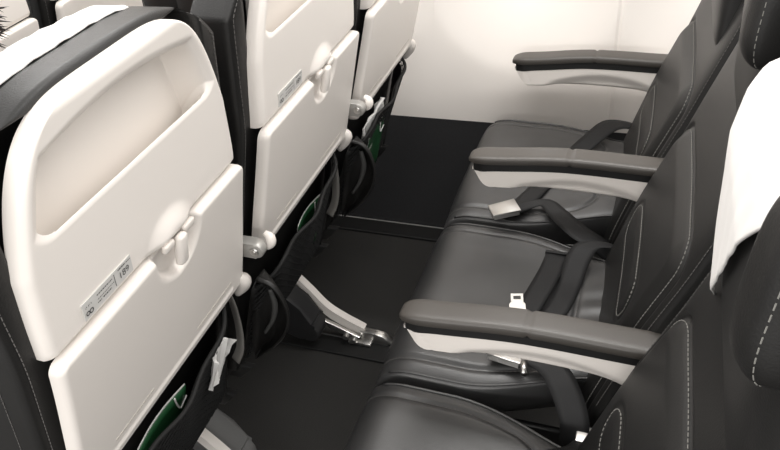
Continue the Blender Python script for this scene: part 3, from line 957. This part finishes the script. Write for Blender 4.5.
# hair: cap plus short spiky tufts
bm = bmesh.new()
hc = Vector(J(hx, .045, 1.225))
r = bmesh.ops.create_icosphere(bm, subdivisions=4, radius=1)
for v in r['verts']:
    n = v.co.copy()
    k = 1 if not (n.y > .35 and n.z < .35) else .80
    v.co = hc + Vector((n.x * .093 * k, n.y * .108 * k, n.z * .105 * k))
random.seed(21)
for _ in range(1500):
    n = Vector((random.gauss(0, 1), random.gauss(0, 1), random.gauss(.15, 1))).normalized()
    if n.y > .45 and n.z < .45: continue
    p = hc + Vector((n.x * .090, n.y * .105, n.z * .102))
    d = (n + Vector((random.uniform(-.5, .5), random.uniform(-.5, .5), random.uniform(-.6, .3)))).normalized()
    q = p + d * random.uniform(.014, .030)
    u = d.cross(Vector((.3, .5, .8))).normalized() * .0022; w = d.cross(u).normalized() * .0022
    a = [bm.verts.new(p + u), bm.verts.new(p - u * .5 + w), bm.verts.new(p - u * .5 - w)]; t = bm.verts.new(q)
    for k in range(3): bm.faces.new((a[k], a[(k+1) % 3], t))
link('hair', bm, HAIR, per, smooth=False)

# ------------------------------------------------------------------ setting
def st(name, bm, m, smooth=False, sharp=None, parent=None):
    o = link(name, bm, m, parent, smooth, sharp)
    if not parent: o['kind'] = 'structure'
    return o
bm = bmesh.new(); box(bm, (-.75, -1.3, -.05), (1.85, 3.6, 0)); st('floor', bm, CARPET)
# carpeted kick panel, leaning outwards
bm = bmesh.new()
A = [(1.803, 0), (1.812, .02), (1.862, .22), (1.898, .383), (1.95, .383), (1.95, 0)]
V0 = [bm.verts.new((x, -1.3, z)) for x, z in A]; V1 = [bm.verts.new((x, 3.6, z)) for x, z in A]
bm.faces.new(V0); bm.faces.new(V1[::-1])
for i in range(6): bm.faces.new((V0[i], V0[(i+1) % 6], V1[(i+1) % 6], V1[i]))
st('baseboard_right', bm, DADO)
bm = bmesh.new(); box(bm, (1.735, -1.3, .0), (1.800, 3.6, .010), .002); t1 = st('trim_1', bm, BLACKP)
bm = bmesh.new(); box(bm, (1.7985, -1.3, .0), (1.8035, 3.6, .0125), .001); st('trim_2', bm, RAILM)
bm = bmesh.new(); box(bm, (1.188, -1.3, .0), (1.247, 3.6, .009), .002); st('trim_3', bm, BLACKP)
bm = bmesh.new(); box(bm, (1.247, -1.3, .0), (1.2515, 3.6, .0105), .001); st('trim_4', bm, mat('dull rail edge', (.22, .22, .22), .45, metal=1))
bm = bmesh.new(); box(bm, (.690, -1.3, .0), (.752, 3.6, .009), .002); st('trim_5', bm, BLACKP)
# side wall with sculpted window surrounds
WP = .533; WC = .345
def wall_x(z): return 1.900 + .055 * ss(.38, .85, z) - .10 * ss(1.0, 1.9, z) - .16 * ss(1.4, 2.2, z)
def wallpt(y, z):
    k = round((y - WC) / WP); dy = y - (WC + k * WP)
    zz = z - min(max(z, .845), 1.32)
    d = math.hypot(dy, zz)
    dd = -(d - .292)
    o = .31 * ((dd + math.hypot(dd, .014)) / 2 - .0)
    seam = abs(abs(dy) - WP / 2) if (dy < 0) == (k % 2 == 0) else 1
    o += .006 * math.exp(-(seam / .0045) ** 2)
    return wall_x(z) + o
bm = bmesh.new()
ysl = []
for k in range(-3, 7):
    y0 = WC + (k - .5) * WP
    ysl += [y0 + WP * t for t in (0, .006, .012, .02)] + [y0 + WP * (.02 + .96 * i / 36) for i in range(1, 36)] + [y0 + WP * t for t in (.98, .988, .994)]
grid(bm, [[(wallpt(y, z), y, z) for y in ysl] for z in lin(.380, 2.15, 125)])
st('wall_right', bm, WALLM, True)
# windows (above the frame): rounded ring and daylight-lit pane
GLOW = bpy.data.materials.new('daylight window'); GLOW.use_nodes = True
nt = GLOW.node_tree; nt.nodes.clear(); em = nt.nodes.new('ShaderNodeEmission'); out = nt.nodes.new('ShaderNodeOutputMaterial')
em.inputs['Color'].default_value = (.86, .93, 1, 1); em.inputs['Strength'].default_value = 5.0; nt.links.new(em.outputs[0], out.inputs[0])
for n, k in enumerate(range(-2, 5)):
    y0 = WC + k * WP; z0 = 1.09
    def ringp(s, hx, hz, r):
        # rounded rectangle point
        th = 2 * math.pi * s; c, q = math.cos(th), math.sin(th)
        e = .5; return (math.copysign(abs(c) ** e, c) * hx, math.copysign(abs(q) ** e, q) * hz)
    bm = bmesh.new(); N = 48; rings = []
    for hx_, hz_, dx in ((.150, .205, .004), (.140, .195, -.006), (.122, .175, -.006), (.118, .170, .010)):
        rings.append([bm.verts.new((wallpt(y0 + ringp(i / N, hx_, hz_, 0)[0] * .6, z0 + ringp(i / N, hx_, hz_, 0)[1]) + dx, y0 + ringp(i / N, hx_, hz_, 0)[0], z0 + ringp(i / N, hx_, hz_, 0)[1])) for i in range(N)])
    for a, b in zip(rings, rings[1:]):
        for i in range(N): bm.faces.new((a[i], a[(i+1) % N], b[(i+1) % N], b[i]))
    w = st('window_%d' % (n + 1), bm, CREAM, True, 40)
    bm = bmesh.new()
    pr = [(wallpt(y0, z0 + ringp(i / N, .118, .170, 0)[1]) - .001, y0 + ringp(i / N, .119, .171, 0)[0], z0 + ringp(i / N, .119, .171, 0)[1]) for i in range(N)]
    vs = [bm.verts.new(p) for p in pr]; bm.faces.new(vs)
    st('window_pane', bm, GLOW, parent=w)

# ------------------------------------------------------------------ light
def area(name, loc, rot, sx, sy, power, col):
    l = bpy.data.lights.new(name, 'AREA'); l.shape = 'RECTANGLE'; l.size = sx; l.size_y = sy; l.energy = power; l.color = col
    o = bpy.data.objects.new(name, l); COL.objects.link(o); o.location = loc; o.rotation_euler = rot; return o
area('aisle_ceiling_light', (-.10, .9, 2.15), (0, 0, 0), 1.3, 5.0, 20, (1, .98, .955))
area('sidewall_light', (1.30, .9, 1.98), (0, math.radians(8), 0), .22, 5.0, 38, (1, .98, .955))
area('opposite_side_fill', (-2.6, .6, 1.85), (0, math.radians(-68), 0), .25, 5.0, 46, (1, .98, .955))  # unseen fill added across the aisle to brighten the armrest sides
W = bpy.data.worlds.new('cabin ambient'); S.world = W; W.use_nodes = True
W.node_tree.nodes['Background'].inputs['Color'].default_value = (1, .975, .945, 1)
W.node_tree.nodes['Background'].inputs['Strength'].default_value = .52

# ------------------------------------------------------------------ camera
cam = bpy.data.cameras.new('camera'); co = bpy.data.objects.new('camera', cam); COL.objects.link(co)
cam.sensor_width = 36; cam.lens = 700 / 780 * 36; cam.clip_start = .02; cam.clip_end = 60
R = [[0.3217449, -0.60716376, 0.72652074], [-0.94141291, -0.12320722, 0.3139454], [-0.10110366, -0.78496633, -0.6112331]]
# columns: image right, image down, view direction
rot = Matrix(((R[0][0], -R[0][1], -R[0][2]), (R[1][0], -R[1][1], -R[1][2]), (R[2][0], -R[2][1], -R[2][2])))
co.matrix_world = Matrix.Translation((0, 0, 1.51)) @ rot.to_4x4()
S.camera = co
S.view_settings.view_transform = 'Standard'; S.view_settings.look = 'None'
S.view_settings.exposure = .70; S.view_settings.gamma = 1
